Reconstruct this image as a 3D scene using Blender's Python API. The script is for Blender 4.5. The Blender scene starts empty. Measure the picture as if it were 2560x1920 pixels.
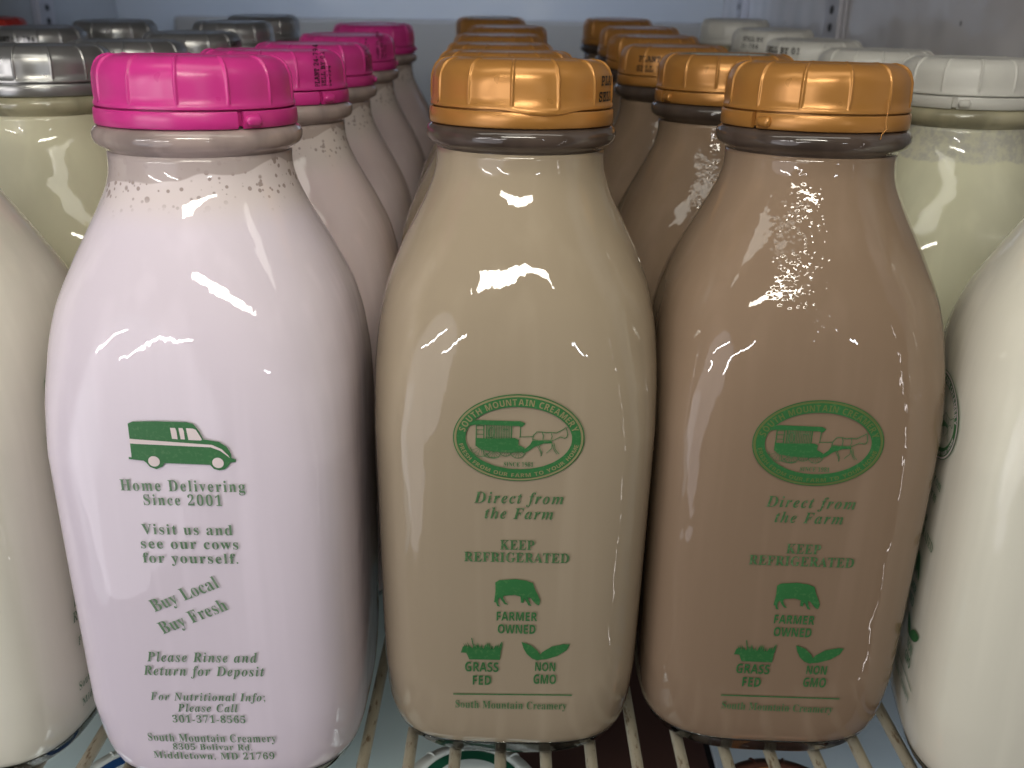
import bpy, bmesh, math, random
import numpy as np
from mathutils import Matrix, Vector

random.seed(7)
S = bpy.context.scene
COL = S.collection
MM = 0.001
R = math.radians

# ------------------------------------------------------------------ camera
THETA, ROLL, CAMZ = R(20.232), R(-0.80), 219.45
cd = bpy.data.cameras.new("camera")
cd.sensor_width = 36.0
cd.lens = 2324.0 / 2560.0 * 36.0
cd.clip_start, cd.clip_end = 0.01, 20.0
cd.dof.use_dof = True
cd.dof.focus_distance = 0.262
cd.dof.aperture_fstop = 20.0
cam = bpy.data.objects.new("camera", cd)
COL.objects.link(cam)
cr, sr = math.cos(ROLL), math.sin(ROLL)
r0, p0 = Vector((1, 0, 0)), Vector((0, math.sin(THETA), math.cos(THETA)))
rt, up = r0 * cr - p0 * sr, r0 * sr + p0 * cr
bk = rt.cross(up)
M = Matrix((rt, up, bk)).transposed().to_4x4()
M.translation = Vector((0, 0, CAMZ * MM))
cam.matrix_world = M
S.camera = cam

# ------------------------------------------------------------------ world: dim shop interior in front of the case
W = bpy.data.worlds.new("World")
S.world = W
W.use_nodes = True
wn, wl = W.node_tree.nodes, W.node_tree.links
bg = wn["Background"]
tc = wn.new("ShaderNodeTexCoord")
dot = wn.new("ShaderNodeVectorMath"); dot.operation = 'DOT_PRODUCT'
dot.inputs[1].default_value = Vector((-0.74, -0.52, 0.42)).normalized()
wl.new(tc.outputs["Generated"], dot.inputs[0])
ramp = wn.new("ShaderNodeValToRGB")
e = ramp.color_ramp.elements
e[0].position, e[0].color = 0.0, (0.03, 0.028, 0.03, 1)
e[1].position, e[1].color = 1.0, (0.98, 0.97, 1.0, 1)
k = e.new(0.5); k.color = (0.16, 0.15, 0.155, 1)
wl.new(dot.outputs["Value"], ramp.inputs[0])
wl.new(ramp.outputs[0], bg.inputs["Color"])
bg.inputs["Strength"].default_value = 0.09


def area(name, loc, target, sx, sy, power, color=(1, 1, 1), spread=180, roll=0):
    d = bpy.data.lights.new(name, 'AREA')
    d.shape = 'RECTANGLE'; d.size, d.size_y = sx, sy
    d.energy = power; d.color = color; d.spread = R(spread)
    o = bpy.data.objects.new(name, d); COL.objects.link(o)
    o.location = loc
    o.rotation_euler = (Vector(target) - Vector(loc)).to_track_quat('-Z', 'Y').to_euler()
    if roll:
        o.rotation_euler = ((Vector(target) - Vector(loc)).to_track_quat('-Z', 'Y').to_matrix() @ Matrix.Rotation(R(roll), 3, 'Z')).to_euler()
    return o


area("canopy_tube", (-0.02, -0.06, 0.385), (-0.02, 0.27, 0.185), 0.25, 0.026, 0.29, (1.0, 0.95, 0.82), 95)
area("shelf_front_fill", (0.0, 0.16, 0.41), (0.0, 0.30, 0.10), 0.40, 0.05, 0.27, (1.0, 0.97, 0.87))  # added fill above the shelf front, power fitted to the bottles' brightness
area("overhead_fill", (-0.02, 0.02, 0.50), (0.0, 0.27, 0.15), 0.16, 0.05, 0.10, (1.0, 0.97, 0.88))  # added overhead fill for the front bottles, not a known fixture
area("left_fill", (-0.33, -0.10, 0.07), (-0.13, 0.23, 0.07), 0.36, 0.52, 0.78, (0.97, 0.93, 1.0)).data.shape = 'ELLIPSE'  # added broad fill that brightens the left bottles
area("left_low_fill", (-0.45, -0.05, -0.05), (-0.15, 0.24, 0.08), 0.20, 0.30, 0.16, (0.88, 0.94, 1.0)).data.shape = 'ELLIPSE'  # second added fill, lifting the low left side
area("shop_tube", (-1.25, -2.55, 0.46), (0, 0.2, 0.1), 1.0, 0.055, 10.0, (1.0, 0.97, 0.94), 180, 28)
area("shop_tube", (-2.1, -1.85, 0.62), (0, 0.2, 0.1), 1.0, 0.055, 10.0, (1.0, 0.97, 0.94), 180, 28)
area("shop_tube", (1.3, -2.7, 0.44), (0, 0.2, 0.1), 0.3, 0.05, 3.0, (0.9, 0.95, 1.0), 180, -30)
for kk in range(9):
    area("door_led", (0.345, 0.005, 0.21 - 0.052 * kk), (0.02, 0.26, 0.12 - 0.04 * kk), 0.004, 0.03, 0.005, (1.0, 0.93, 0.90))
area("rear_wall_fill", (-0.10, 0.93, 0.405), (-0.10, 1.2, 0.27), 0.66, 0.02, 0.66, (0.60, 0.74, 1.0), 130)  # added cool light, tints and brightens the back wall
area("lower_deck_fill", (0.0, 0.222, -0.012), (0.0, 0.262, -0.062), 0.5, 0.01, 0.16, (0.80, 0.93, 1.0))  # added light to brighten the deck under the wires

S.view_settings.view_transform = 'Standard'
S.view_settings.look = 'None'
S.view_settings.exposure = -0.27
S.view_settings.gamma = 1.0
S.view_settings.use_curve_mapping = False
S.cycles.max_bounces = 10
S.cycles.transmission_bounces = 8
S.cycles.caustics_refractive = False
S.cycles.caustics_reflective = False
S.cycles.use_denoising = True


# ------------------------------------------------------------------ helpers
def mesh_obj(name, verts, faces, mat, parent=None, smooth=True):
    me = bpy.data.meshes.new(name)
    me.from_pydata([(x * MM, y * MM, z * MM) for x, y, z in verts], [], faces)
    me.update()
    if smooth:
        me.polygons.foreach_set("use_smooth", [True] * len(me.polygons))
    if mat is not None:
        me.materials.append(mat)
    o = bpy.data.objects.new(name, me)
    COL.objects.link(o)
    if parent is not None:
        o.parent = parent
    return o


def fix_normals(o):
    bm = bmesh.new(); bm.from_mesh(o.data)
    bmesh.ops.recalc_face_normals(bm, faces=bm.faces)
    bm.to_mesh(o.data); bm.free()
    return o


def sharp(o, deg=35):
    bm = bmesh.new(); bm.from_mesh(o.data)
    for ed in bm.edges:
        if len(ed.link_faces) == 2 and ed.calc_face_angle(0) > R(deg):
            ed.smooth = False
    bm.to_mesh(o.data); bm.free()
    return o


def tag(o, label, cat, group=None):
    o["label"] = label; o["category"] = cat
    if group: o["group"] = group
    return o


def struct(o):
    o["kind"] = "structure"
    return o


def empty(name, loc=(0, 0, 0)):
    o = bpy.data.objects.new(name, None)
    o.empty_display_size = 0.02
    COL.objects.link(o)
    o.location = [c * MM for c in loc]
    return o


def box(name, x0, x1, y0, y1, z0, z1, mat, parent=None, bevel=0.0):
    v = [(x, y, z) for x in (x0, x1) for y in (y0, y1) for z in (z0, z1)]
    f = [(0, 1, 3, 2), (4, 6, 7, 5), (0, 4, 5, 1), (2, 3, 7, 6), (0, 2, 6, 4), (1, 5, 7, 3)]
    o = mesh_obj(name, v, f, mat, parent, smooth=False)
    fix_normals(o)
    if bevel:
        bm = bmesh.new(); bm.from_mesh(o.data)
        bmesh.ops.bevel(bm, geom=list(bm.edges), offset=bevel * MM, segments=2, affect='EDGES', profile=0.5)
        bm.to_mesh(o.data); bm.free()
    return o


# ------------------------------------------------------------------ materials
def new_mat(name):
    m = bpy.data.materials.new(name); m.use_nodes = True
    n, l = m.node_tree.nodes, m.node_tree.links
    return m, n, l, n["Principled BSDF"]


def nd(n, t, **kw):
    x = n.new(t)
    for a, b in kw.items(): setattr(x, a, b)
    return x


def noise(n, l, vec, scale, detail=2.0, rough=0.5):
    t = n.new("ShaderNodeTexNoise")
    t.inputs["Scale"].default_value = scale; t.inputs["Detail"].default_value = detail
    t.inputs["Roughness"].default_value = rough
    l.new(vec, t.inputs["Vector"])
    return t.outputs["Fac"]


def math_(n, l, op, a, b=None, c=None, clamp=False):
    t = n.new("ShaderNodeMath"); t.operation = op; t.use_clamp = clamp
    for i, v in enumerate((a, b, c)):
        if v is None: continue
        if isinstance(v, (int, float)): t.inputs[i].default_value = v
        else: l.new(v, t.inputs[i])
    return t.outputs[0]


def mixc(n, l, fac, a, b):
    t = n.new("ShaderNodeMix"); t.data_type = 'RGBA'
    if isinstance(fac, (int, float)): t.inputs[0].default_value = fac
    else: l.new(fac, t.inputs[0])
    for s, v in ((6, a), (7, b)):
        if isinstance(v, tuple): t.inputs[s].default_value = (*v, 1)
        else: l.new(v, t.inputs[s])
    return t.outputs[2]


def sstep(n, l, v, a, b):
    t = n.new("ShaderNodeMapRange"); t.interpolation_type = 'SMOOTHSTEP'
    l.new(v, t.inputs["Value"])
    t.inputs["From Min"].default_value = a; t.inputs["From Max"].default_value = b
    return t.outputs["Result"]


def bump(n, l, h, dist, strength=1.0, prev=None):
    t = n.new("ShaderNodeBump")
    t.inputs["Distance"].default_value = dist; t.inputs["Strength"].default_value = strength
    l.new(h, t.inputs["Height"])
    if prev is not None: l.new(prev, t.inputs["Normal"])
    return t.outputs["Normal"]


def liquid(name, col, foam=None, dew=None, film=None):
    """Milk seen through a thin, wavy, glossy glass wall."""
    m, n, l, p = new_mat(name)
    tcn = n.new("ShaderNodeTexCoord"); vec = tcn.outputs["Object"]
    sep = n.new("ShaderNodeSeparateXYZ"); l.new(vec, sep.inputs[0])
    X, Y, Z = sep.outputs
    base = mixc(n, l, noise(n, l, vec, 16, 3), tuple(c * 0.96 for c in col), tuple(min(1, c * 1.03) for c in col))
    # soft vertical runs of the milk film inside the glass
    mp = n.new("ShaderNodeMapping"); mp.inputs["Scale"].default_value = (1, 1, 0.06); l.new(vec, mp.inputs["Vector"])
    runs = noise(n, l, mp.outputs[0], 120, 2)
    base = mixc(n, l, sstep(n, l, runs, 0.45, 0.75), base, tuple(min(1, c * 1.05 + 0.01) for c in col))
    if foam:
        fc, dark, air = foam
        zone = math_(n, l, 'MULTIPLY', sstep(n, l, Z, 0.171, 0.181), 1.0)
        base = mixc(n, l, zone, base, fc)
        vo = n.new("ShaderNodeTexVoronoi"); vo.inputs["Scale"].default_value = 310; vo.inputs["Randomness"].default_value = 1.0
        l.new(vec, vo.inputs["Vector"])
        sc = n.new("ShaderNodeSeparateColor"); l.new(vo.outputs["Color"], sc.inputs[0])
        rad = math_(n, l, 'MULTIPLY_ADD', sc.outputs[0], 0.42, 0.0)
        hole = math_(n, l, 'SUBTRACT', rad, vo.outputs["Distance"])
        hole = sstep(n, l, hole, -0.03, 0.06)
        lv = n.new("ShaderNodeTexVoronoi"); lv.inputs["Scale"].default_value = 600; l.new(vec, lv.inputs["Vector"])
        s2 = n.new("ShaderNodeSeparateColor"); l.new(lv.outputs["Color"], s2.inputs[0])
        h2 = sstep(n, l, math_(n, l, 'SUBTRACT', math_(n, l, 'MULTIPLY_ADD', s2.outputs[1], 0.45, -0.03), lv.outputs["Distance"]), -0.02, 0.08)
        hh = math_(n, l, 'MAXIMUM', hole, h2)
        hh = math_(n, l, 'MULTIPLY', hh, sstep(n, l, math_(n, l, 'ADD', Z, math_(n, l, 'MULTIPLY', noise(n, l, vec, 60), 0.012)), 0.181, 0.188))
        base = mixc(n, l, math_(n, l, 'MULTIPLY', hh, 0.75), base, dark)
        # bare glass above the froth line
        edge = math_(n, l, 'ADD', Z, math_(n, l, 'MULTIPLY', noise(n, l, vec, 42, 1), 0.030))
        base = mixc(n, l, math_(n, l, 'MULTIPLY', sstep(n, l, edge, 0.2005, 0.2011), 0.9), base, air)
    if film:
        fcol = film
        edge = math_(n, l, 'ADD', Z, math_(n, l, 'MULTIPLY', noise(n, l, vec, 90, 4, 0.7), 0.006))
        patch = sstep(n, l, noise(n, l, vec, 260, 5, 0.7), 0.38, 0.62)
        base = mixc(n, l, math_(n, l, 'MULTIPLY', sstep(n, l, edge, 0.181, 0.1825), math_(n, l, 'MULTIPLY_ADD', patch, 0.6, 0.4)), base, fcol)
    l.new(base, p.inputs["Base Color"])
    p.inputs["Roughness"].default_value = 0.75
    p.inputs["Specular IOR Level"].default_value = 0.0
    p.inputs["Coat Weight"].default_value = 1.0
    p.inputs["Coat IOR"].default_value = 1.5
    p.inputs["Coat Roughness"].default_value = 0.012
    nb = bump(n, l, noise(n, l, vec, 26, 2), 0.0016)
    mp2 = n.new("ShaderNodeMapping"); mp2.inputs["Scale"].default_value = (1, 1, 0.25); l.new(vec, mp2.inputs["Vector"])
    nb = bump(n, l, noise(n, l, mp2.outputs[0], 130, 3, 0.55), 0.00016, prev=nb)
    if dew:
        cx, cz, w = dew
        dx = math_(n, l, 'SUBTRACT', X, cx); dz = math_(n, l, 'SUBTRACT', Z, cz)
        d2 = math_(n, l, 'ADD', math_(n, l, 'MULTIPLY', dx, dx), math_(n, l, 'MULTIPLY', math_(n, l, 'MULTIPLY', dz, dz), 0.22))
        mask = sstep(n, l, math_(n, l, 'SQRT', d2), w, w * 0.4)
        dv = n.new("ShaderNodeTexVoronoi"); dv.inputs["Scale"].default_value = 480; l.new(vec, dv.inputs["Vector"])
        drop = sstep(n, l, dv.outputs["Distance"], 0.55, 0.05)
        big = noise(n, l, vec, 170, 3, 0.6)
        hgt = math_(n, l, 'MULTIPLY', math_(n, l, 'MULTIPLY_ADD', drop, 0.35, big), mask)
        nb = bump(n, l, hgt, 0.00036, prev=nb)
    l.new(nb, p.inputs["Coat Normal"])
    return m


def filmed_glass(name, col, trans=0.3):
    """thick glass bead with a film of milk behind it"""
    m, n, l, p = new_mat(name)
    tcn = n.new("ShaderNodeTexCoord"); vec = tcn.outputs["Object"]
    mp = n.new("ShaderNodeMapping"); mp.inputs["Scale"].default_value = (1, 1, 0.5); l.new(vec, mp.inputs["Vector"])
    c = mixc(n, l, sstep(n, l, noise(n, l, mp.outputs[0], 70, 3, 0.6), 0.35, 0.68), tuple(v * 0.72 for v in col), tuple(v * 1.18 for v in col))
    l.new(c, p.inputs["Base Color"])
    p.inputs["Roughness"].default_value = 0.35
    p.inputs["Specular IOR Level"].default_value = 0.0
    p.inputs["Transmission Weight"].default_value = trans
    p.inputs["Coat Weight"].default_value = 1.0
    p.inputs["Coat IOR"].default_value = 1.55
    p.inputs["Coat Roughness"].default_value = 0.015
    nb = bump(n, l, noise(n, l, vec, 45, 2), 0.0005)
    nb = bump(n, l, noise(n, l, vec, 320, 2), 0.00006, prev=nb)
    l.new(nb, p.inputs["Coat Normal"])
    return m


def glass(name, tint):
    m, n, l, p = new_mat(name)
    p.inputs["Base Color"].default_value = (*tint, 1)
    p.inputs["Transmission Weight"].default_value = 1.0
    p.inputs["IOR"].default_value = 1.5
    p.inputs["Roughness"].default_value = 0.01
    tcn = n.new("ShaderNodeTexCoord")
    l.new(bump(n, l, noise(n, l, tcn.outputs["Object"], 120, 2), 0.0003), p.inputs["Normal"])
    return m


def plastic(name, col, metallic=0.0, rough=0.28, spec=0.5, sss=0.0, mottled=0.06):
    m, n, l, p = new_mat(name)
    tcn = n.new("ShaderNodeTexCoord"); vec = tcn.outputs["Object"]
    a = noise(n, l, vec, 90, 3)
    l.new(mixc(n, l, a, tuple(c * (1 - mottled) for c in col), tuple(min(1, c * (1 + mottled)) for c in col)), p.inputs["Base Color"])
    p.inputs["Metallic"].default_value = metallic
    p.inputs["Specular IOR Level"].default_value = spec
    l.new(math_(n, l, 'MULTIPLY_ADD', noise(n, l, vec, 150, 2), 0.12, rough - 0.06), p.inputs["Roughness"])
    l.new(bump(n, l, noise(n, l, vec, 110, 1), 0.00018), p.inputs["Normal"])
    if sss:
        p.inputs["Subsurface Weight"].default_value = sss
        p.inputs["Subsurface Radius"].default_value = (1, 1, 1)
        p.inputs["Subsurface Scale"].default_value = 0.002
    return m


def ink(name, col, rough=0.35, wear=0.0, wcol=(0.5, 0.45, 0.35)):
    m, n, l, p = new_mat(name)
    tcn = n.new("ShaderNodeTexCoord")
    f = noise(n, l, tcn.outputs["Object"], 900, 3, 0.6)
    f2 = noise(n, l, tcn.outputs["Object"], 60, 2, 0.6)
    c = mixc(n, l, f2, tuple(v * 0.8 for v in col), tuple(v * 1.2 for v in col))
    if wear:
        c = mixc(n, l, math_(n, l, 'MULTIPLY', sstep(n, l, f, 0.5, 0.7), wear), c, wcol)
    l.new(c, p.inputs["Base Color"])
    p.inputs["Roughness"].default_value = rough
    p.inputs["Specular IOR Level"].default_value = 0.35
    return m


PINKC = (0.72, 0.645, 0.725)
CHOC1 = (0.340, 0.278, 0.198)
CHOC2 = (0.258, 0.182, 0.124)
WHITE = (0.80, 0.78, 0.66)
CREAM = (0.66, 0.63, 0.46)
M_pink = liquid("strawberry_milk_front", PINKC, foam=((0.70, 0.62, 0.62), (0.27, 0.20, 0.18), (0.44, 0.37, 0.355)))
M_pink2 = liquid("strawberry_milk", (0.72, 0.60, 0.60), foam=((0.66, 0.58, 0.55), (0.28, 0.22, 0.2), (0.40, 0.33, 0.30)))
M_ch = liquid("chocolate_milk_light", CHOC1)
M_ch2 = liquid("chocolate_milk", CHOC2, dew=(-0.0060, 0.164, 0.0135))
M_wh = liquid("white_milk", WHITE)
M_whf = liquid("white_milk_film", (0.72, 0.71, 0.52), film=(0.50, 0.49, 0.43))
M_cr = liquid("cream_milk", CREAM)
G_pink = filmed_glass("neck_glass_warm", (0.40, 0.315, 0.295), 0.22)
G_ch = filmed_glass("neck_glass_brown", (0.085, 0.062, 0.050), 0.25)
G_wh = filmed_glass("neck_glass_clear", (0.44, 0.405, 0.27), 0.2)
G_base = glass("base_glass", (0.82, 0.84, 0.80))
C_pink = plastic("magenta_plastic", (0.56, 0.035, 0.235), rough=0.30, spec=0.5)
C_or = plastic("bronze_orange_plastic", (0.44, 0.203, 0.050), metallic=0.35, rough=0.30, spec=0.5)
C_si = plastic("silver_plastic", (0.38, 0.378, 0.372), metallic=0.75, rough=0.30)
C_wh = plastic("white_plastic", (0.60, 0.59, 0.54), rough=0.38, sss=0.2)
C_dk = plastic("dark_brown_plastic", (0.075, 0.028, 0.018), rough=0.3)
C_red = plastic("red_plastic", (0.42, 0.03, 0.02), rough=0.35)
I_green = ink("green_screen_print", (0.035, 0.155, 0.050), wear=0.25, wcol=(0.16, 0.30, 0.13))
I_green_thin = ink("green_screen_print_thin", (0.065, 0.165, 0.065), wear=0.4, wcol=(0.25, 0.32, 0.18))
I_green_pale = ink("green_screen_print_pale", (0.115, 0.215, 0.115), wear=0.4, wcol=(0.30, 0.36, 0.26))
I_black = ink("black_date_ink", (0.015, 0.013, 0.013))
I_knock_ch = ink("bare_brown_milk", (0.26, 0.235, 0.12))
I_knock_ch2 = ink("bare_dark_brown_milk", (0.14, 0.17, 0.055))
I_knock_pk = ink("bare_pink_milk", (0.72, 0.62, 0.62))
I_stick = ink("white_sticker_paper", (0.62, 0.64, 0.60))
I_ring_g = ink("green_sticker_ink", (0.012, 0.085, 0.045))
I_ring_b = ink("blue_sticker_ink", (0.015, 0.06, 0.18))
I_ring_c = ink("copper_sticker_ink", (0.36, 0.14, 0.05))

# ------------------------------------------------------------------ bottle shape (millimetres)
PZ = np.array([0, 1.6, 4, 9, 15, 25, 40, 75, 108, 124, 136, 148, 160, 170, 176, 182, 186, 192.])
PW = np.array([35.6, 37.8, 38.9, 40.4, 41.2, 41.6, 41.9, 42.4, 42.7, 42.75, 42.2, 40.3, 36.0, 31.0, 28.0, 25.6, 24.7, 24.5])


def spline(xk, yk, x):
    """monotone cubic (Fritsch-Carlson)"""
    h = np.diff(xk); d = np.diff(yk) / h
    m = np.zeros_like(yk); m[0], m[-1] = d[0], d[-1]
    for i in range(1, len(xk) - 1):
        if d[i - 1] * d[i] > 0:
            w1, w2 = 2 * h[i] + h[i - 1], h[i] + 2 * h[i - 1]
            m[i] = (w1 + w2) / (w1 / d[i - 1] + w2 / d[i])
    i = np.clip(np.searchsorted(xk, x) - 1, 0, len(h) - 1)
    t = (x - xk[i]) / h[i]
    return ((1 + 2 * t) * (1 - t) ** 2 * yk[i] + t * (1 - t) ** 2 * h[i] * m[i]
            + t * t * (3 - 2 * t) * yk[i + 1] + t * t * (t - 1) * h[i] * m[i + 1])


def wz(z): return float(spline(PZ, PW, np.array([z]))[0])
def nz(z): return float(np.interp(z, [0, 10, 30, 112, 136, 160, 182, 200], [3.0, 3.6, 4.6, 4.6, 3.2, 2.4, 2, 2]))


def sect(w, n, seg=112):
    out = []
    for i in range(seg):
        # denser where the corners turn
        a = 2 * math.pi * i / seg
        c, s = math.cos(a), math.sin(a)
        kk = (abs(c) ** n + abs(s) ** n) ** (-1 / n) * w
        out.append((kk * c, kk * s))
    return out


def loft(rings, close_start=True, close_end=True, cyclic=False):
    """rings: list of (list of xy, z)"""
    v, f = [], []
    seg = len(rings[0][0])
    for xy, z in rings:
        v += [(x, y, z) for x, y in xy]
    nr = len(rings)
    for i in range(nr if cyclic else nr - 1):
        j = (i + 1) % nr
        for a in range(seg):
            b = (a + 1) % seg
            f.append((i * seg + a, i * seg + b, j * seg + b, j * seg + a))
    if not cyclic:
        if close_start: f.append(tuple(reversed(range(seg))))
        if close_end: f.append(tuple((nr - 1) * seg + a for a in range(seg)))
    return v, f


def body_mesh(mat, fill=190.5):
    zs = list(np.concatenate([np.linspace(7.6, 30, 12), np.linspace(33, 108, 20), np.linspace(110, 190.3, 56)]))
    rings = [(sect(wz(6) - 8, 3.2), 6.4), (sect(wz(6) - 3.0, 3.4), 6.5), (sect(wz(7) - 0.9, 3.5), 6.9)]
    rings += [(sect(wz(z), nz(z)), z) for z in zs]
    rings += [(sect(23.6, 2), 190.7), (sect(22.0, 2), 190.8), (sect(6, 2), 190.8)]
    o = mesh_obj("bottle_body", *loft(rings), mat)
    return fix_normals(o)


def neck_mesh(mat):
    prof = [(24.5, 190.45), (24.7, 190.9), (25.1, 191.3), (26.4, 191.9), (27.4, 192.8), (27.8, 194.2), (27.7, 195.4), (27.1, 196.5),
            (26.0, 197.15), (24.6, 197.3), (23.6, 197.5), (23.4, 205), (23.4, 212.5), (22.4, 213.0), (21.8, 212.5), (21.8, 200), (21.6, 191.2), (22.6, 190.9)]
    rings = [(sect(r, 2, 96), z) for r, z in prof]
    o = mesh_obj("glass_neck", *loft(rings, cyclic=True), mat)
    return fix_normals(o)


def base_mesh(mat):
    rings = [(sect(wz(z), nz(z)), z) for z in (0, 0.6, 1.6, 2.8, 4, 5.4, 6.6, 7.45)]
    rings += [(sect(wz(7.4) - 0.8, 3.5), 7.2), (sect(wz(6.4) - 3.0, 3.4), 6.2), (sect(wz(6) - 9, 3.2), 5.9), (sect(20, 3), 5.8), (sect(20, 3), 3.2), (sect(29, 3), 2.4), (sect(33.2, 3), 0.5)]
    o = mesh_obj("glass_base", *loft(rings, cyclic=True), mat)
    return fix_normals(o)


NR = 13


def cap_mesh(mat, bulge=None):
    th = []
    st = 360 / NR
    for kx in range(NR):
        for d in (-1.7, -1.15, -0.75, -0.4, 0, 0.4, 0.75, 1.15, 1.7, 4.5, 8, 11.5, 15, 18.5, 22):
            th.append((kx * st + d, max(0.0, 1 - (abs(d) / 1.2) ** 2) if abs(d) < 1.2 else 0.0))
    prof = [(25.0, 198.0, 0), (25.0, 202.0, 0), (25.9, 202.05, 0), (26.25, 202.3, 0), (26.3, 203.0, 0), (26.1, 203.5, 0), (25.92, 203.8, .6), (25.85, 206, 1), (25.75, 209, 1),
            (25.6, 211.2, 1), (25.2, 212.7, 1), (24.5, 214.1, 1), (23.5, 215.25, 1), (22.3, 216.0, 1), (21.0, 216.4, .8), (20.0, 216.5, .3), (19.2, 216.4, 0), (18.7, 216.1, 0), (18.0, 216.0, 0), (9, 216.0, 0)]
    v, f = [], []
    seg = len(th)
    for r, z, rw in prof:
        for a, rb in th:
            rr, zz = r + 0.5 * rb * rw, z + (0.35 * rb * rw if z > 213 else 0)
            if bulge and 201.9 < z < 208:
                t = (a - bulge[0]) / (bulge[1] - bulge[0])
                t = ((a - bulge[0]) % 360) / (bulge[1] - bulge[0])
                if 0 < t < 1:
                    q = math.sin(math.pi * t) ** 1.4 * (208 - z) / 6.0
                    rr += 0.95 * q; zz -= 1.25 * q
            aa = R(a) - math.pi / 2
            zz = zz if zz < 202 else 202 + (zz - 202) * 0.885
            v.append((rr * math.cos(aa), rr * math.sin(aa), zz))
    for i in range(len(prof) - 1):
        for a in range(seg):
            b = (a + 1) % seg
            f.append((i * seg + a, i * seg + b, (i + 1) * seg + b, (i + 1) * seg + a))
    f.append(tuple((len(prof) - 1) * seg + a for a in range(seg)))
    o = mesh_obj("cap", v, f, mat)
    fix_normals(o)
    return sharp(o, 50)


def band_mesh(mat, gap=None):
    """tamper ring; gap = (a0, a1) degrees left open"""
    prof = [(25.2, 197.5), (26.3, 197.4), (26.6, 197.7), (26.65, 199.5), (26.55, 201.2), (26.3, 201.7), (25.4, 201.75), (25.2, 201.5)]
    a0, a1 = (gap[1], gap[0] + 360) if gap else (0, 360)
    ns = 110
    v, f = [], []
    for i in range(ns + (1 if gap else 0)):
        a = R(a0 + (a1 - a0) * i / ns) - math.pi / 2
        for r, z in prof: v.append((r * math.cos(a), r * math.sin(a), z))
    k_ = len(prof); tot = len(v) // k_
    for i in range(tot - (1 if gap else 0)):
        j = (i + 1) % tot
        for a in range(k_):
            b = (a + 1) % k_
            f.append((i * k_ + a, j * k_ + a, j * k_ + b, i * k_ + b))
    if gap:
        f.append(tuple(range(k_))); f.append(tuple(reversed(range((tot - 1) * k_, tot * k_))))
    o = mesh_obj("tamper_band", v, f, mat)
    fix_normals(o)
    return sharp(o, 60)


def tab_mesh(mat, a0, a1):
    """pin of the tamper ring: a tapered capsule lying round the ring"""
    v, f = [], []
    n, k_ = 16, 12
    for i in range(n + 1):
        t = i / n
        a = R(a0 + (a1 - a0) * t) - math.pi / 2
        rad = 1.5 * math.sqrt(max(0.0, 1 - (2 * t - 1) ** 4)) * (0.85 + 0.3 * t) + 0.02
        for j in range(k_):
            b = 2 * math.pi * j / k_
            rr = 26.7 + rad * 0.9 * math.cos(b)
            v.append((rr * math.cos(a), rr * math.sin(a), 199.4 + rad * math.sin(b)))
    for i in range(n):
        for j in range(k_):
            q = (j + 1) % k_
            f.append((i * k_ + j, i * k_ + q, (i + 1) * k_ + q, (i + 1) * k_ + j))
    f.append(tuple(range(k_))); f.append(tuple(range(n * k_, (n + 1) * k_)))
    return fix_normals(mesh_obj("pull_tab", v, f, mat))


# ------------------------------------------------------------------ lettering
def style(s, st):
    out = []
    for c in s:
        o = ord(c)
        U, Lw, D = {'serif': (0x1D400, 0x1D41A, 0x1D7CE), 'ital': (0x1D468, 0x1D482, 0x1D7CE), 'sans': (0x1D5D4, 0x1D5EE, 0x1D7EC),
                    'mono': (0x1D670, 0x1D68A, 0x1D7F6)}[st]
        if 'A' <= c <= 'Z': out.append(chr(U + o - 65))
        elif 'a' <= c <= 'z': out.append(chr(Lw + o - 97))
        elif '0' <= c <= '9': out.append(chr(D + o - 48))
        else: out.append(c)
    return "".join(out)


_tc = {}


def glyphs(s, st='serif', off=0.0, space=1.0):
    key = (s, st, off, space)
    if key in _tc: return _tc[key]
    c = bpy.data.curves.new("txt", 'FONT')
    c.body = style(s, st); c.size = 1.0; c.offset = off; c.space_character = space
    c.resolution_u = 3
    o = bpy.data.objects.new("txt", c); COL.objects.link(o)
    bpy.context.view_layer.update()
    dg = bpy.context.evaluated_depsgraph_get()
    me = bpy.data.meshes.new_from_object(o.evaluated_get(dg))
    bm = bmesh.new(); bm.from_mesh(me); bmesh.ops.triangulate(bm, faces=bm.faces)
    v = [(x.co.x, x.co.y) for x in bm.verts]
    bm.verts.index_update()
    f = [tuple(q.index for q in fc.verts) for fc in bm.faces]
    bm.free()
    bpy.data.objects.remove(o); bpy.data.curves.remove(c); bpy.data.meshes.remove(me)
    _tc[key] = (v, f)
    return v, f


def hcap(st):
    v, _ = glyphs("H", st)
    return max(y for _, y in v)


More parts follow.
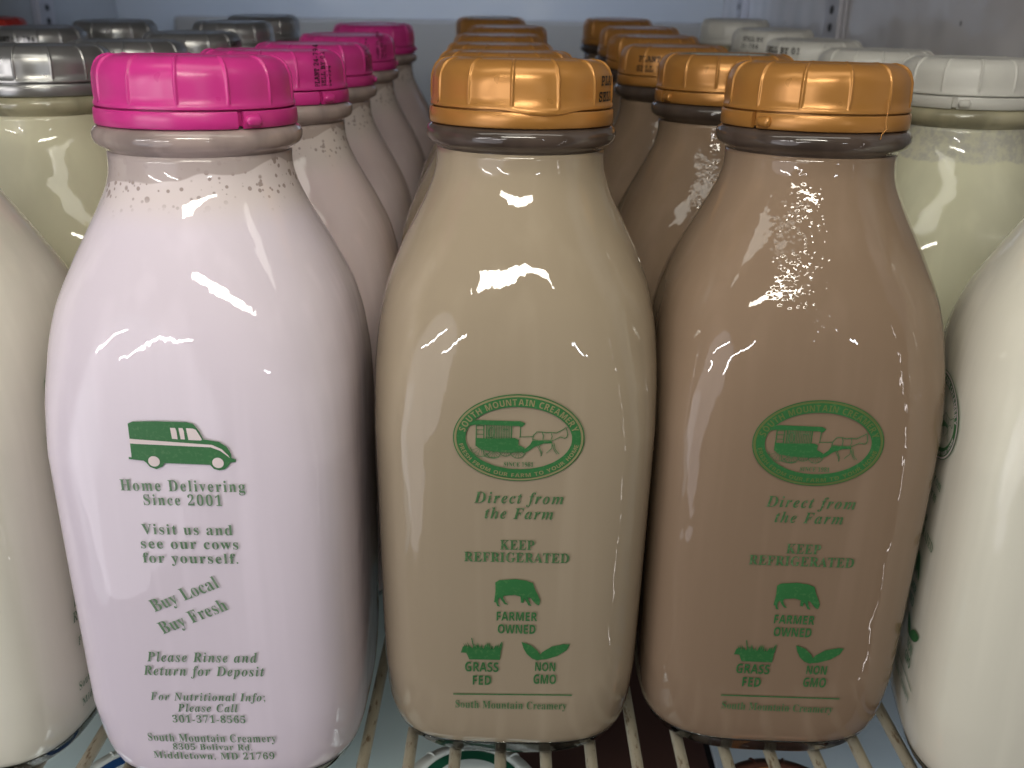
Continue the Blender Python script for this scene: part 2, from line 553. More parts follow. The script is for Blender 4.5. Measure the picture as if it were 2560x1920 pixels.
class Art:
    """flat artwork in label millimetres (x, z), later wrapped on a surface"""
    def __init__(s): s.v, s.f = [], []

    def add(s, v, f):
        b = len(s.v); s.v += list(v); s.f += [tuple(i + b for i in q) for q in f]

    def text(s, t, x0, x1, z, h, st='serif', off=0.0, ang=0.0, space=1.06):
        v, f = glyphs(t, st, off, space)
        mn, mx = min(p[0] for p in v), max(p[0] for p in v)
        sx, sz = (x1 - x0) / (mx - mn), h / hcap(st)
        ca, sa = math.cos(R(ang)), math.sin(R(ang))
        out = []
        for px, pz in v:
            a, b = (px - mn) * sx, pz * sz
            out.append((x0 + a * ca - b * sa, z + a * sa + b * ca))
        s.add(out, f)

    def poly(s, pts):
        bm = bmesh.new()
        vs = [bm.verts.new((x, z, 0)) for x, z in pts]
        fc = bm.faces.new(vs)
        bmesh.ops.triangulate(bm, faces=[fc], ngon_method='EAR_CLIP')
        bm.verts.index_update()
        s.add([(q.co.x, q.co.y) for q in bm.verts], [tuple(q.index for q in ff.verts) for ff in bm.faces])
        bm.free()

    def line(s, pts, w):
        for (x0, z0), (x1, z1) in zip(pts, pts[1:]):
            d = math.hypot(x1 - x0, z1 - z0) or 1e-6
            nx, nzv = -(z1 - z0) / d * w / 2, (x1 - x0) / d * w / 2
            ex, ez = (x1 - x0) / d * w * .3, (z1 - z0) / d * w * .3
            s.add([(x0 + nx - ex, z0 + nzv - ez), (x0 - nx - ex, z0 - nzv - ez), (x1 - nx + ex, z1 - nzv + ez), (x1 + nx + ex, z1 + nzv + ez)], [(0, 1, 2, 3)])

    def ring(s, cx, cz, a0, b0, a1, b1, n=96, t0=0, t1=360):
        v, f = [], []
        full = (t1 - t0) >= 360
        m = n if full else n + 1
        for i in range(m):
            t = R(t0 + (t1 - t0) * i / n)
            v += [(cx + a0 * math.cos(t), cz + b0 * math.sin(t)), (cx + a1 * math.cos(t), cz + b1 * math.sin(t))]
        for i in range(n):
            j = (i + 1) % m
            f.append((2 * i, 2 * i + 1, 2 * j + 1, 2 * j))
        s.add(v, f)

    def disc(s, cx, cz, a, b, n=40):
        s.poly([(cx + a * math.cos(2 * math.pi * i / n), cz + b * math.sin(2 * math.pi * i / n)) for i in range(n)])

    def arc_text(s, t, cx, cz, a, b, d0, d1, h, st='sans', inside=False, wf=1.0):
        """letters along an ellipse from angle d0 to d1 (degrees)"""
        tt = np.radians(np.linspace(d0, d1, 400))
        xs, zs = cx + a * np.cos(tt), cz + b * np.sin(tt)
        L = np.concatenate([[0], np.cumsum(np.hypot(np.diff(xs), np.diff(zs)))])
        adv = []
        for c in t:
            if c == ' ': adv.append(0.38); continue
            v, _ = glyphs(c, st); adv.append(max(p[0] for p in v) - min(p[0] for p in v) + 0.09)
        tot = sum(adv); u = 0
        for c, w in zip(t, adv):
            if c != ' ':
                v, f = glyphs(c, st)
                mn = min(p[0] for p in v); mx = max(p[0] for p in v)
                p_ = (u + w / 2) / tot * L[-1]
                x0, z0 = np.interp(p_, L, xs), np.interp(p_, L, zs)
                x1, z1 = np.interp(p_ + .05, L, xs), np.interp(p_ + .05, L, zs)
                x2, z2 = np.interp(p_ - .05, L, xs), np.interp(p_ - .05, L, zs)
                ang = math.atan2(z1 - z2, x1 - x2)
                ca, sa = math.cos(ang), math.sin(ang)
                sx, sz = L[-1] / tot * wf, h / hcap(st)
                out = []
                for px, pz in v:
                    A, B = (px - (mn + mx) / 2) * sx, pz * sz
                    out.append((x0 + A * ca - B * sa, z0 + A * sa + B * ca))
                s.add(out, f)
            u += w

    def on_bottle(s, name, mat, parent, lift=0.7, dz=0.0):
        v = []
        for x, z in s.v:
            w, n = wz(z), nz(z)
            y = -((max(0.0, w ** n - abs(x) ** n)) ** (1 / n)) - lift
            v.append((x, y, z + dz))
        o = mesh_obj(name, v, [tuple(q) for q in s.f], mat, parent, smooth=False)
        bm = bmesh.new(); bm.from_mesh(o.data)
        for fc in bm.faces:
            fc.normal_update()
            if fc.normal.y > 0: fc.normal_flip()
        bm.to_mesh(o.data); bm.free()
        return o

    def on_cap(s, name, mat, parent, r=26.02, z0=207.3):
        v = []
        for x, z in s.v:
            a = x / r - math.pi / 2
            v.append((r * math.cos(a), r * math.sin(a), z0 + z))
        return mesh_obj(name, v, [tuple(q) for q in s.f], mat, parent, smooth=False)

    def flat(s, name, mat, parent, z):
        return mesh_obj(name, [(x, y, z) for x, y in s.v], [tuple(q) for q in s.f], mat, parent, smooth=False)


THIN = 0.0


def emblem():
    g, kn, th = Art(), Art(), Art()
    cx, cz = 1.0, 115.5
    def P(X, Y): return (cx + (X - 1107) / 52.0, cz + (770 - Y) / 47.7)
    g.ring(cx, cz, 18.35, 13.15, 18.05, 12.87)
    kn.ring(cx, cz, 18.0, 12.82, 17.45, 12.35)
    g.ring(cx, cz, 17.4, 12.3, 14.85, 9.45)
    kn.arc_text("SOUTH MOUNTAIN CREAMERY", cx, cz, 15.25, 9.95, 171, 11, 1.85, wf=0.92)
    kn.arc_text("FRESH FROM OUR FARM TO YOUR HOME", cx, cz, 16.95, 11.85, 189, 352, 1.15, wf=0.9)
    g.poly([P(*p) for p in [(395, 600), (440, 530), (520, 515), (1130, 522), (1197, 555), (1150, 602), (1100, 590), (480, 582)]])
    g.poly([P(*p) for p in [(480, 772), (640, 778), (1050, 765), (1110, 792), (1100, 860), (1195, 905), (1190, 965), (1000, 980), (820, 975), (570, 945), (480, 885)]])
    for x in (490, 600, 640, 1000): g.line([P(x, 580), P(x, 775)], 0.28)
    for y in (595, 655, 718): g.line([P(490, y), P(600, y)], 0.2)
    for x in range(660, 995, 24): th.line([P(x, 590), P(x + 4, 772)], 0.2)
    th.ring(*P(710, 690), 0.9, 1.7, 0.65, 1.45, 24); th.line([P(880, 640), P(945, 640)], 0.3)
    g.line([P(1130, 590), P(1126, 748)], 0.22)
    g.line([P(1115, 748), P(1310, 738)], 0.2)
    for X, Y, rr in ((560, 905, 2.95), (745, 965, 2.2), (920, 945, 1.9), (1095, 955, 2.2)):
        c = P(X, Y)
        th.ring(c[0], c[1], rr, rr, rr - .2, rr - .2, 40, 180 if X == 560 else 195, 360)
        for q in range(200, 360, 26): th.line([c, (c[0] + rr * math.cos(R(q)), c[1] + rr * math.sin(R(q)))], 0.12)
    th.line([P(*p) for p in [(590, 940), (610, 1040), (680, 1055), (820, 1050)]], 0.22)
    # the horse
    th.line([P(*p) for p in [(1305, 790), (1320, 720), (1365, 668), (1440, 668), (1500, 680), (1570, 672), (1650, 680), (1740, 630), (1785, 600), (1800, 640), (1812, 700), (1800, 745), (1770, 755), (1700, 735)]], 0.24)
    th.line([P(*p) for p in [(1305, 780), (1400, 795), (1500, 790), (1600, 790), (1700, 740)]], 0.22)
    th.line([P(*p) for p in [(1440, 668), (1462, 720), (1455, 790)]], 0.24)
    th.line([P(*p) for p in [(1570, 672), (1590, 730), (1570, 790)]], 0.2)
    g.poly([P(*p) for p in [(1305, 795), (1580, 800), (1600, 830), (1470, 835), (1340, 885), (1260, 945), (1180, 985), (1150, 960), (1270, 860)]])
    for pts in ([(1380, 880), (1425, 950), (1445, 1015)], [(1395, 860), (1445, 960), (1435, 1015)], [(1590, 830), (1590, 900), (1515, 972)], [(1620, 830), (1640, 920), (1700, 985)], [(1600, 850), (1625, 930), (1665, 985)]):
        th.line([P(*p) for p in pts], 0.2)
    th.text("SINCE 1981", P(895, 0)[0], P(1328, 0)[0], P(0, 1180)[1], 1.35, 'serif', THIN)
    return g, kn, th


def label_farm():
    out = [("emblem", emblem())]
    def new(name):
        t3 = (Art(), Art(), Art()); out.append((name, t3)); return t3
    g, kn, th = new("slogan_text")
    th.text("Direct from", -11.4, 14.2, 95.2, 3.5, 'ital', space=1.18)
    th.text("the Farm", -8.3, 11.4, 90.2, 3.5, 'ital', space=1.18)
    g, kn, th = new("storage_text")
    th.text("KEEP", -3.7, 6.3, 80.0, 3.15, 'serif', 0.004)
    th.text("REFRIGERATED", -14.2, 16.6, 75.8, 3.15, 'serif', 0.004)
    g, kn, th = new("cow_mark")
    def cow(X, Y): return (-5.2 + (X - 955) / 20.6, 70.0 - (Y - 422) / 18.9)
    g.poly([cow(*p) for p in [(960, 445), (985, 430), (1080, 422), (1150, 430), (1190, 446), (1205, 490), (1226, 530), (1238, 560), (1232, 592), (1213, 584), (1195, 565), (1180, 545), (1162, 540),
            (1170, 570), (1186, 597), (1166, 592), (1150, 562), (1138, 548), (1137, 577), (1119, 575), (1117, 536), (1080, 526), (1014, 532), (1010, 546), (1022, 573), (1042, 590), (1020, 588), (1000, 562), (990, 542),
            (977, 560), (980, 588), (992, 604), (974, 601), (965, 577), (954, 575), (958, 545), (962, 500)]])
    def blk(t, x0, x1, z0, z1):
        out[-1][1][0].text(t, x0, x1, z0, z1 - z0, 'sans', 0.0, space=1.0)
    blk("FARMER", -4.4, 7.8, 55.4, 58.5); blk("OWNED", -4.0, 7.4, 50.8, 54.0)
    g, kn, th = new("grass_mark")
    blk("GRASS", -13.9, -3.6, 36.5, 40.0); blk("FED", -11.5, -5.8, 31.5, 35.0)
    rnd = random.Random(3)
    g.poly([(-12.6, 41.0), (-3.2, 41.0), (-2.9, 45.0), (-12.9, 45.2), (-13.6, 43.6)])
    for i in range(26):
        x = -13.4 + i * 0.41
        lean = (i - 14) * 0.05 + rnd.uniform(-.6, .6)
        tp = 46.3 + rnd.uniform(-.3, 1.5)
        g.add([(x - 0.28, 44.6), (x + 0.32, 44.6), (x + lean, tp)], [(0, 1, 2)])
    g.poly([(-13.2, 43.4), (-12.6, 44.8), (-13.6, 45.9), (-14.6, 45.6), (-15.2, 43.4), (-14.4, 44.6), (-13.8, 44.7)])
    g.line([(-11.0, 44.5), (-11.9, 48.8)], 0.3); g.line([(-3.6, 44.5), (-2.7, 47.6)], 0.25)
    g, kn, th = new("leaf_mark")
    blk("NON", 7.7, 13.9, 37.1, 40.4); blk("GMO", 7.3, 14.3, 32.3, 35.8)
    def lf(X, Y): return (3.3 + (X - 1128) / 21.0, 47.8 - (Y - 815) / 17.2)
    g.poly([lf(*p) for p in [(1128, 815), (1190, 836), (1235, 872), (1252, 900), (1240, 932), (1200, 920), (1165, 892), (1142, 855)]])
    g.poly([lf(*p) for p in [(1222, 930), (1262, 878), (1320, 842), (1400, 826), (1438, 828), (1418, 865), (1362, 900), (1290, 922)]])
    g, kn, th = new("maker_text")
    g.line([(-17.5, 27.6), (19.4, 27.9)], 0.42)
    th.text("South Mountain Creamery", -16.9, 18.0, 22.4, 2.9, 'serif', THIN)
    return out


def label_van():
    out = []
    def new(name):
        t3 = (Art(), Art(), Art()); out.append((name, t3)); return t3
    g, kn, th = new("van_picture")
    def P(X, Y): return (1.0 + (X - 1100) / 23.0, 126.1 - (Y - 1095) / 21.4)
    g.poly([P(*p) for p in [(797, 1318), (800, 1112), (830, 1099), (970, 1095), (1150, 1098), (1190, 1110), (1215, 1145), (1240, 1200), (1330, 1215), (1375, 1245), (1395, 1285), (1397, 1313), (1422, 1322), (1420, 1338),
            (1385, 1341), (1374, 1362), (1350, 1384), (1318, 1390), (1285, 1382), (1264, 1357), (990, 1350), (976, 1372), (938, 1388), (900, 1374), (882, 1350), (868, 1337), (778, 1328), (780, 1314)]])
    kn.poly([P(*p) for p in [(799, 1202), (830, 1204), (1290, 1232), (1345, 1258), (1380, 1296), (1388, 1312), (1375, 1300), (1335, 1268), (1280, 1247), (830, 1232), (799, 1230)]])
    for pts in ([(1050, 1132), (1080, 1132), (1086, 1150), (1088, 1200), (1055, 1198)], [(1100, 1132), (1124, 1132), (1130, 1150), (1131, 1201), (1106, 1200)],
                [(1145, 1133), (1185, 1134), (1203, 1142), (1233, 1200), (1225, 1206), (1152, 1204)]):
        kn.poly([P(*p) for p in pts])
    kn.disc(*P(930, 1338), 1.5, 1.5); kn.disc(*P(1314, 1342), 1.5, 1.5)
    g, kn, th = new("delivery_text")
    th.text("Home Delivering", -16.3, 16.7, 106.0, 3.25, 'serif', THIN, space=1.2)
    th.text("Since 2001", -10.6, 10.2, 101.8, 3.15, 'serif', THIN, space=1.2)
    g, kn, th = new("visit_text")
    th.text("Visit us and", -12.2, 12.2, 92.9, 3.1, 'serif', space=1.15)
    th.text("see our cows", -13.0, 13.4, 88.5, 3.1, 'serif', space=1.15)
    th.text("for yourself.", -13.0, 13.0, 84.0, 3.1, 'serif', space=1.15)
    g, kn, th = new("buy_local_text")
    th.text("Buy Local", -11.7, 9.0, 68.0, 4.0, 'serif', -0.004, ang=24)
    th.text("Buy Fresh", -10.2, 10.8, 60.6, 4.0, 'serif', -0.004, ang=24)
    g, kn, th = new("deposit_text")
    th.text("Please Rinse and", -16.0, 15.6, 51.2, 3.3, 'ital', space=1.15)
    th.text("Return for Deposit", -17.6, 17.2, 46.4, 3.3, 'ital', space=1.15)
    g, kn, th = new("nutrition_text")
    th.text("For Nutritional Info;", -16.7, 16.7, 37.5, 2.8, 'ital', space=1.15)
    th.text("Please Call", -9.2, 8.5, 33.5, 2.8, 'ital', space=1.15)
    th.text("301-371-8565", -11.1, 10.3, 29.5, 2.6, 'serif', THIN, space=1.15)
    g, kn, th = new("address_text")
    th.text("South Mountain Creamery", -19.3, 18.7, 22.3, 2.9, 'serif', THIN, space=1.15)
    th.text("8305 Bolivar Rd.", -12.2, 11.4, 19.2, 2.3, 'serif', THIN, space=1.15)
    th.text("Middletown, MD 21769", -18.5, 17.7, 15.6, 2.6, 'serif', THIN, space=1.15)
    return out


def put_label(root, art, knock, dz=0.0, thin=None):
    for name, (g, kn, th) in art:
        first = None
        for a, nm, m, lift in ((g, name, I_green, 0.6), (th, "lettering", thin or I_green_thin, 0.6), (kn, "knockout", knock, 0.75)):
            if not a.v: continue
            o = a.on_bottle(name if first is None else nm, m, root if first is None else first, lift, dz)
            first = first or o


# ------------------------------------------------------------------ the case: shelf, walls, uprights
def paint(name, col, rough=0.35, dirt=0.1, bumpd=0.0, bscale=8, specks=0.0, spec=0.5):
    m, n, l, p = new_mat(name)
    tcn = n.new("ShaderNodeTexCoord"); vec = tcn.outputs["Object"]
    a = noise(n, l, vec, 9, 4, 0.6)
    c = mixc(n, l, a, tuple(v * (1 - dirt) for v in col), tuple(min(1, v * (1 + dirt)) for v in col))
    if specks:
        vo = n.new("ShaderNodeTexVoronoi"); vo.inputs["Scale"].default_value = 45; l.new(vec, vo.inputs["Vector"])
        c = mixc(n, l, math_(n, l, 'MULTIPLY', sstep(n, l, vo.outputs["Distance"], 0.09, 0.05), specks), c, (0.12, 0.10, 0.08))
    l.new(c, p.inputs["Base Color"])
    p.inputs["Roughness"].default_value = rough
    p.inputs["Specular IOR Level"].default_value = spec
    if bumpd:
        l.new(bump(n, l, noise(n, l, vec, bscale, 2), bumpd), p.inputs["Normal"])
    return m


M_wall = paint("grey_white_enamel", (0.40, 0.41, 0.42), 0.22, 0.06, 0.004, 9)
M_side = paint("glossy_side_enamel", (0.60, 0.585, 0.60), 0.12, 0.05, 0.010, 8, specks=0.8)
M_panel = paint("beige_grey_panel", (0.27, 0.245, 0.215), 0.4, 0.07)
M_up = paint("upright_enamel", (0.44, 0.43, 0.46), 0.3, 0.06)
M_hole = paint("hole_dark", (0.05, 0.05, 0.05), 0.8)
M_deck = paint("pale_deck_enamel", (0.72, 0.83, 0.81), 0.25, 0.05)
M_void_shade = paint("dark_maroon_shade", (0.085, 0.040, 0.032), 0.5, 0.1)  # maroon stands in for shade between the lower bottles
M_deck2 = paint("cool_white_enamel", (0.70, 0.78, 0.86), 0.2, 0.04)


def wire_mat():
    m, n, l, p = new_mat("cream_wire_with_rust")
    tcn = n.new("ShaderNodeTexCoord"); vec = tcn.outputs["Object"]
    geo = n.new("ShaderNodeNewGeometry")
    mpw = n.new("ShaderNodeMapping"); mpw.inputs["Scale"].default_value = (1, 0.3, 1); l.new(geo.outputs["Position"], mpw.inputs["Vector"])
    vec = mpw.outputs[0]
    a = sstep(n, l, noise(n, l, vec, 420, 5, 0.7), 0.54, 0.66)
    b = noise(n, l, vec, 60, 3)
    c = mixc(n, l, b, (0.33, 0.29, 0.21), (0.48, 0.44, 0.34))
    c = mixc(n, l, math_(n, l, 'MULTIPLY', a, 0.85), c, (0.12, 0.07, 0.03))
    l.new(c, p.inputs["Base Color"]); p.inputs["Roughness"].default_value = 0.5
    l.new(bump(n, l, noise(n, l, vec, 500, 4), 0.0006), p.inputs["Normal"])
    return m


M_wire = wire_mat()
SY = np.array([-50, 300, 384, 478, 570, 655, 760, 840.])
SZ = np.array([0, 0, 1.2, 3.8, 8.4, 14.2, 21.4, 27.0])


def shelf_z(y): return float(spline(SY, SZ, np.array([float(y)]))[0])
def shelf_tilt(y): return math.atan((shelf_z(y + 20) - shelf_z(y - 20)) / 40)


def tube(pts, r, k_=12):
    v, f = [], []
    n = len(pts)
    for i, p in enumerate(pts):
        a, b = Vector(pts[max(0, i - 1)]), Vector(pts[min(n - 1, i + 1)])
        t = (b - a).normalized()
        s1 = t.cross(Vector((0, 0, 1)))
        if s1.length < 1e-4: s1 = t.cross(Vector((1, 0, 0)))
        s1.normalize(); s2 = s1.cross(t)
        for j in range(k_):
            q = 2 * math.pi * j / k_
            w = Vector(p) + (s1 * math.cos(q) + s2 * math.sin(q)) * r
            v.append(tuple(w))
    for i in range(n - 1):
        for j in range(k_):
            q = (j + 1) % k_
            f.append((i * k_ + j, i * k_ + q, (i + 1) * k_ + q, (i + 1) * k_ + j))
    f.append(tuple(range(k_))); f.append(tuple(range((n - 1) * k_, n * k_)))
    return v, f


LX, RX, BY = -480, 246, 1200
shelf = tag(empty("wire_shelf"), "cream wire shelf with rusty bars under the milk bottles", "wire shelf")
ys = list(np.linspace(205, 835, 40))
w0 = fix_normals(mesh_obj("wire", *tube([(0, y, shelf_z(y) - 2.0) for y in ys], 1.95), M_wire, shelf))
first = True
for i in range(-31, 17):
    o = w0 if first else w0.copy()
    if not first: COL.objects.link(o); o.parent = shelf
    first = False
    o.location = ((-2.1 + 14.95 * i) * MM, 0, 0)
for y in (207, 400, 620, 833):
    fix_normals(mesh_obj("cross_bar", *tube([(LX + 2, y, shelf_z(y) - 7.2), (RX - 2, y, shelf_z(y) - 7.2)], 3.2), M_wire, shelf))

struct(box("back_wall", LX - 60, RX + 60, BY, BY + 20, -420, 700, M_wall))
struct(box("side_wall", RX, RX + 20, 150, BY - 1, -420, 700, M_side))
struct(box("side_wall", LX - 20, LX, 150, BY - 1, -420, 700, M_wall))
struct(box("rear_panel", LX + 70, RX - 20, BY - 14, BY - 1, -420, 243, M_panel, bevel=5))
struct(box("unseen_upper_shelf", LX + 2, RX - 2, 290, BY - 20, 415, 430, M_wall))  # out of view, put in to shade the back rows
struct(box("lower_deck", LX + 2, -4, 285, 900, -64, -60, M_deck))
struct(box("lower_shade_sheet", -2, 84, 285, 900, -66, -62, M_void_shade))  # dark sheet added where only a shaded void lies under the shelf
struct(box("lower_deck_plate", 86, RX - 4, 301, 800, -60, -57, M_deck2))


def upright(label, x, y0, side):
    """pressed channel with bracket holes, screwed to a side wall"""
    root = tag(empty("shelf_upright", (x, y0, 0)), label, "shelf upright", "perforated shelf uprights on the case walls")
    t = -side
    box("channel", min(0, t * 5) + (0.2 if side < 0 else 0), max(0, t * 5) - (0.2 if side > 0 else 0), -17, 17, -40, 460, M_up, root, 1.0)
    for yy in (-20, 20):
        box("flange", min(t * .3, t * 2.2), max(t * .3, t * 2.2), yy - 2.8, yy + 2.8, -40, 460, M_up, root, 0.6)
    v, f = [], []
    for i in range(-2, 30):
        zc = 12.7 * i + 4
        b = len(v)
        for j in range(14):
            a = 2 * math.pi * j / 14
            v.append((t * 5.25, 4.6 * math.cos(a), zc + 3.3 * math.sin(a)))
        f.append(tuple(range(b, b + 14)))
    mesh_obj("bracket_holes", v, f, M_hole, root, smooth=False)
    return root


upright("perforated upright beyond the white caps, nearer of two on the right wall", RX, 768, 1)
upright("perforated upright in the back corner of the right wall", RX, 1090, 1)
upright("perforated upright on the left wall behind the silver caps", LX, 1010, -1)

# ------------------------------------------------------------------ the bottles
KINDS = {}


def make_bottle(kind, liq, neckm, capm, bulge=None):
    root = empty("milk_bottle")
    b = body_mesh(liq); b.parent = root
    nk = neck_mesh(neckm); nk.parent = root
    bs = base_mesh(G_base); bs.parent = root
    c = cap_mesh(capm, bulge); c.parent = root
    tb = band_mesh(capm, (0, 3.8)); tb.parent = c
    pt = tab_mesh(capm, 4.4, 14); pt.parent = tb
    KINDS[kind] = root
    root["fresh"] = True
    return root


def copy_tree(o, parent=None):
    c = o.copy(); COL.objects.link(c)
    if parent is not None: c.parent = parent
    for ch in list(o.children): copy_tree(ch, c)
    return c


def child(o, name):
    for ch in o.children:
        if ch.name.split(".")[0] == name: return ch


def place(kind, x, y, label, group, z=None, tilt=None, rot=0, rib=0, tab=None, lean=0):
    src = KINDS[kind]
    if src.get("fresh"):
        o = src; del o["fresh"]
    else:
        o = copy_tree(src)
        for ch in list(o.children_recursive):
            if ch.name.split(".")[0] not in ("bottle_body", "glass_neck", "glass_base", "cap", "tamper_band", "pull_tab"):
                bpy.data.objects.remove(ch)
    z = shelf_z(y) + 0.2 if z is None else z
    tilt = shelf_tilt(y) if tilt is None else tilt
    o.location = (x * MM, y * MM, z * MM)
    o.rotation_euler = (tilt, R(lean), R(rot))
    c = child(o, "cap"); c.rotation_euler = (0, 0, R(rib - rot))
    tb = child(c, "tamper_band"); tb.rotation_euler = (0, 0, R((tab if tab is not None else 150) - rib))
    return tag(o, label, "milk bottle", group)


def date(cap, lines, a, rot90=False, h=2.4):
    """black date stamp on the side of a cap; a = angle (deg, cap frame) of its left edge"""
    art = Art()
    for i, s in enumerate(lines):
        wdt = len(s) * h * 0.86
        if rot90: art.text(s, 0, wdt, 0, h, 'mono', 0.02); n = len(glyphs(style_key(s), 'mono', 0.02, 1.06)[0])
        else: art.text(s, 0.4 * (i == 0) * h, 0.4 * (i == 0) * h + wdt, 1.1 - i * h * 1.75, h, 'mono', 0.022)
    art.v = [(x + R(a) * 26.0, z) for x, z in art.v]
    return art.on_cap("date_print", I_black, cap)


def date_upright(cap, lines, a, h=1.9):
    art = Art()
    for i, s in enumerate(lines):
        b = len(art.v)
        art.text(s, 0, len(s) * h * 0.72, 0, h, 'mono', 0.02)
        for q in range(b, len(art.v)):
            x, z = art.v[q]
            art.v[q] = (R(a) * 26.0 + i * h * 1.5 - z, -4.2 + x * 0.85)
    return art.on_cap("date_print", I_black, cap)


def sticker(cap, ringm, words=True, paper=None):
    d = Art(); d.disc(0, 0, 19.0, 19.0, 64)
    base = d.flat("cap_sticker", paper or I_stick, cap, 214.46)
    r = Art(); r.ring(0, 0, 18.2, 18.2, 14.0, 14.0, 72)
    r.flat("sticker_ring", ringm, base, 214.52)
    if words:
        t = Art()
        t.text("SOUTH MOUNTAIN", -11, 11, 2.0, 2.2, 'sans'); t.text("CREAMERY", -8, 8, -2.0, 2.2, 'sans'); t.text("WHOLE MILK", -9, 9, -6.5, 2.4, 'sans')
        t.flat("sticker_text", I_black, base, 214.52)


# source bottles
make_bottle("pinkfront", M_pink, G_pink, C_pink)
make_bottle("pink", M_pink2, G_pink, C_pink)
make_bottle("choc", M_ch, G_ch, C_or, bulge=(-8, 46))
make_bottle("chocdark", M_ch2, G_ch, C_or)
make_bottle("white", M_wh, G_wh, C_wh)
make_bottle("whitefilm", M_whf, G_wh, C_wh)
make_bottle("cream", M_cr, G_wh, C_si)

GP, GC, GD, GW, GS = ("strawberry milk bottles with magenta caps", "chocolate milk bottles in the middle row", "chocolate milk bottles in the right row",
                      "white milk bottles with white caps", "milk bottles with silver caps")
farm, van = label_farm(), label_van()

# front row
b = place("pinkfront", -88.0, 264.6, "large pink strawberry milk bottle printed with a delivery van, frontmost magenta cap", GP, rot=0.5, rib=7.4, tab=39, lean=0.25)
put_label(b, van, I_knock_pk, thin=I_green_pale)
b = place("choc", 0.4, 281.0, "light brown chocolate milk bottle in the front centre, orange cap with bulging skirt", GC, rib=-5.9, tab=170, lean=0.35)
put_label(b, farm, I_knock_ch)
date(child(b, "cap"), ["PLANT 24-794", "SELL BY 01"], 60)
b = place("chocdark", 86.3, 283.4, "dark brown chocolate milk bottle at front right, wet shoulder and thread on cap", GD, rot=-2.0, rib=-25, tab=-55, lean=0.3)
put_label(b, farm, I_knock_ch2, dz=-1.4)
c = child(b, "cap")
fix_normals(mesh_obj("plastic_thread", *tube([(25.9 * math.sin(R(a)) * s_, -25.9 * math.cos(R(a)) * s_, z) for a, z, s_ in ((53, 206, 1.012), (53, 203, 1.03), (51, 200.5, 1.05), (52, 198.5, 1.06), (49, 197.0, 1.06), (48, 195.8, 1.07))], 0.16, 6), C_or, c))
b = place("white", -178.0, 265.5, "white milk bottle cut by the left edge of the photo, front of its row", GW, rot=88, rib=0)
put_label(b, van, I_knock_pk, thin=I_green_pale)
b = place("white", 172.5, 254.0, "white milk bottle cut by the right edge of the photo, front of its row", GW, rot=-101, rib=0)
put_label(b, farm, I_knock_pk)


def rear(kind, data, group, names, specs):
    out = []
    for (X, Y), nm, sp in zip(data, names, specs):
        yb = Y + 216.5 * math.sin(shelf_tilt(Y + 8))
        out.append(place(kind if isinstance(kind, str) else kind.pop(0), X, yb, nm, group, **sp))
    return out


pk = rear("pink", [(-87.8, 353.3), (-91.1, 441), (-92.8, 540), (-93.3, 646)], GP,
          ["pink milk bottle right behind the frontmost magenta cap, dark ink on its cap",
           "pink milk bottle third from the front under a magenta cap",
           "pink milk bottle fourth from the front under a magenta cap",
           "pink milk bottle at the back of the magenta row, cap fully visible"],
          [dict(rib=4, tab=48), dict(rib=14, tab=88), dict(rib=-4, tab=97), dict(rib=9, tab=92)])
for o, a in zip(pk[:3], (24, 40, 32)):
    date_upright(child(o, "cap"), ["PLANT 24-794", "SELL BY 01", "24-794"], a + 22)
ct = rear("choc", [(-4.0, 375), (-8.0, 468), (-9.7, 560), (-6.6, 640), (-19.5, 746)], GC,
          ["brown milk bottle second in the middle row, cap half hidden by the front cap",
           "brown milk bottle third in the middle row", "brown milk bottle fourth in the middle row",
           "brown milk bottle fifth in the middle row, set a little right",
           "brown milk bottle last in the middle row, dull orange cap with round sticker"],
          [dict(rib=3), dict(rib=13), dict(rib=-7), dict(rib=9), dict(rib=1)])
sticker(child(ct[-1], "cap"), I_ring_g)
dk = rear("chocdark", [(80.7, 377), (75.3, 471), (78.2, 567), (80.0, 647), (75.8, 750)], GD,
          ["brown milk bottle second in the right row, white sticker on its orange cap",
           "brown milk bottle third in the right row, orange cap stamped with black date",
           "brown milk bottle fourth in the right row", "brown milk bottle fifth in the right row",
           "brown milk bottle last in the right row, darkest orange cap by the back"],
          [dict(rib=-19, tab=-72), dict(rib=-13), dict(rib=2), dict(rib=-8), dict(rib=5)])
sticker(child(dk[0], "cap"), I_ring_g)
date(child(dk[1], "cap"), ["PLANT 24-794", "SELL BY 01"], -49 + 13)
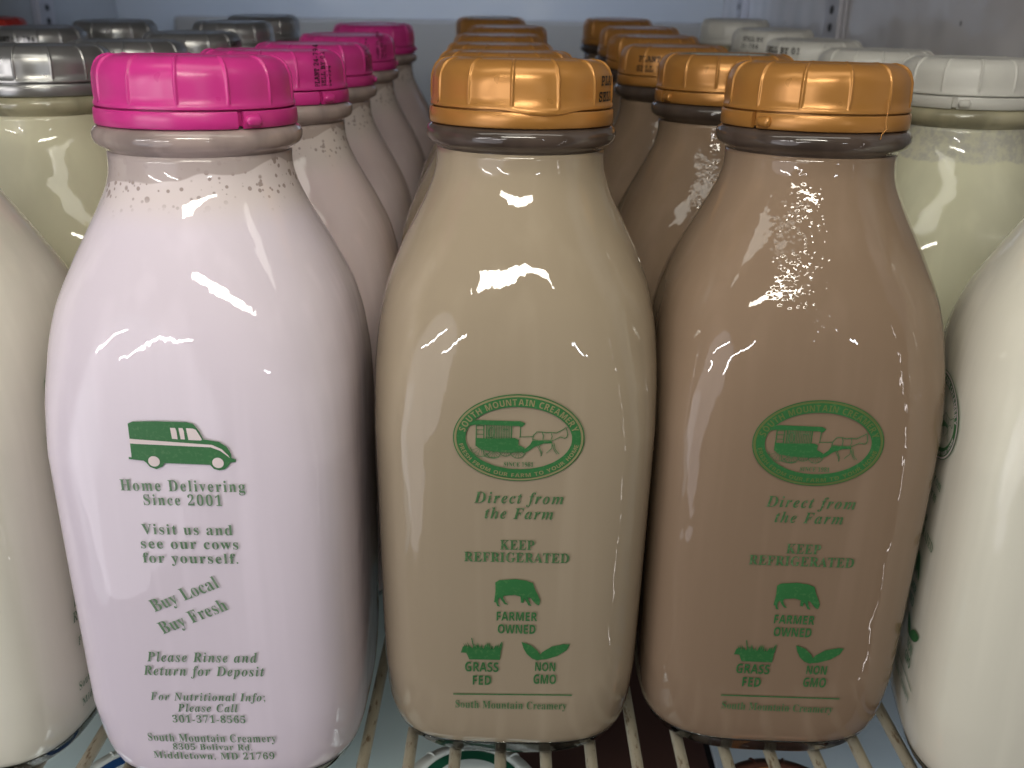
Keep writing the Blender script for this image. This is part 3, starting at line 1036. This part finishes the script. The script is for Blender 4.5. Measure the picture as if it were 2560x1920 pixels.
wh = rear(["whitefilm", "white", "white", "white", "white"], [(174.1, 376.6), (166.5, 458), (164.8, 549), (167.0, 647), (168.6, 771)], GW,
          ["white milk bottle with cloudy neck film, beside the rightmost orange cap",
           "white-capped milk bottle third from the front by the right wall",
           "white-capped milk bottle fourth from the front, black sell-by date on its cap",
           "white-capped milk bottle fifth from the front, faint date on its cap",
           "white-capped milk bottle at the back by the right wall"],
          [dict(rib=-16, tab=-34), dict(rib=-12), dict(rib=-5), dict(rib=3), dict(rib=-2)])
date(child(wh[2], "cap"), ["SELL BY 01"], -84, h=2.9)
date(child(wh[3], "cap"), ["SELL BY", "24-794"], -64)
sv = rear("cream", [(-182.7, 375.7), (-175.5, 445), (-177.1, 540), (-186.0, 650), (-187.4, 735)], GS,
          ["creamy milk bottle with large silver cap at the left edge, beside the front magenta cap",
           "silver-capped milk bottle second in its row, above the front magenta cap",
           "silver-capped milk bottle third in its row", "silver-capped milk bottle fourth in its row",
           "silver-capped milk bottle last in its row, dark cap near the back wall"],
          [dict(rib=6), dict(rib=17), dict(rib=9), dict(rib=20), dict(rib=14)])
date(child(sv[2], "cap"), ["PLANT 41-794"], 50)
sb = rear("cream", [(-275.4, 572), (-259.0, 640)], GS,
          ["silver-capped milk bottle stamped 41-794, at the far left below the red cap",
           "silver-capped milk bottle in front of the left wall, behind the stamped cap"],
          [dict(rib=22), dict(rib=16)])
date(child(sb[0], "cap"), ["PLANT 41-794"], -60)
rd = rear("cream", [(-349, 650)], None, ["milk bottle with red cap at the far left edge"], [dict(rib=3)])
for ch in [child(rd[0], "cap")] + list(child(rd[0], "cap").children_recursive):
    ch.data = ch.data.copy(); ch.data.materials[0] = C_red

# bottles on the shelf below, seen between the wires
GL = "bottles on the shelf below"
LZ = -20 - 216.5


def low(kind, x, y, label, ring=None, capm=None):
    o = place(kind, x, y, label, GL, z=LZ, tilt=0)
    if capm:
        for ch in [child(o, "cap")] + list(child(o, "cap").children_recursive):
            ch.data = ch.data.copy(); ch.data.materials[0] = capm
    if ring: sticker(child(o, "cap"), ring, paper=C_dk if capm else I_stick)
    return o


low("white", -12.4, 252, "white-capped bottle with green ring sticker on the shelf below the centre bottle", I_ring_g)
low("white", -127, 250, "bottle with blue ring sticker on the shelf below, left of the pink bottle", I_ring_b)
low("chocdark", 94, 246, "dark brown capped bottle on the shelf below, under the right brown bottle", I_ring_c, C_dk)
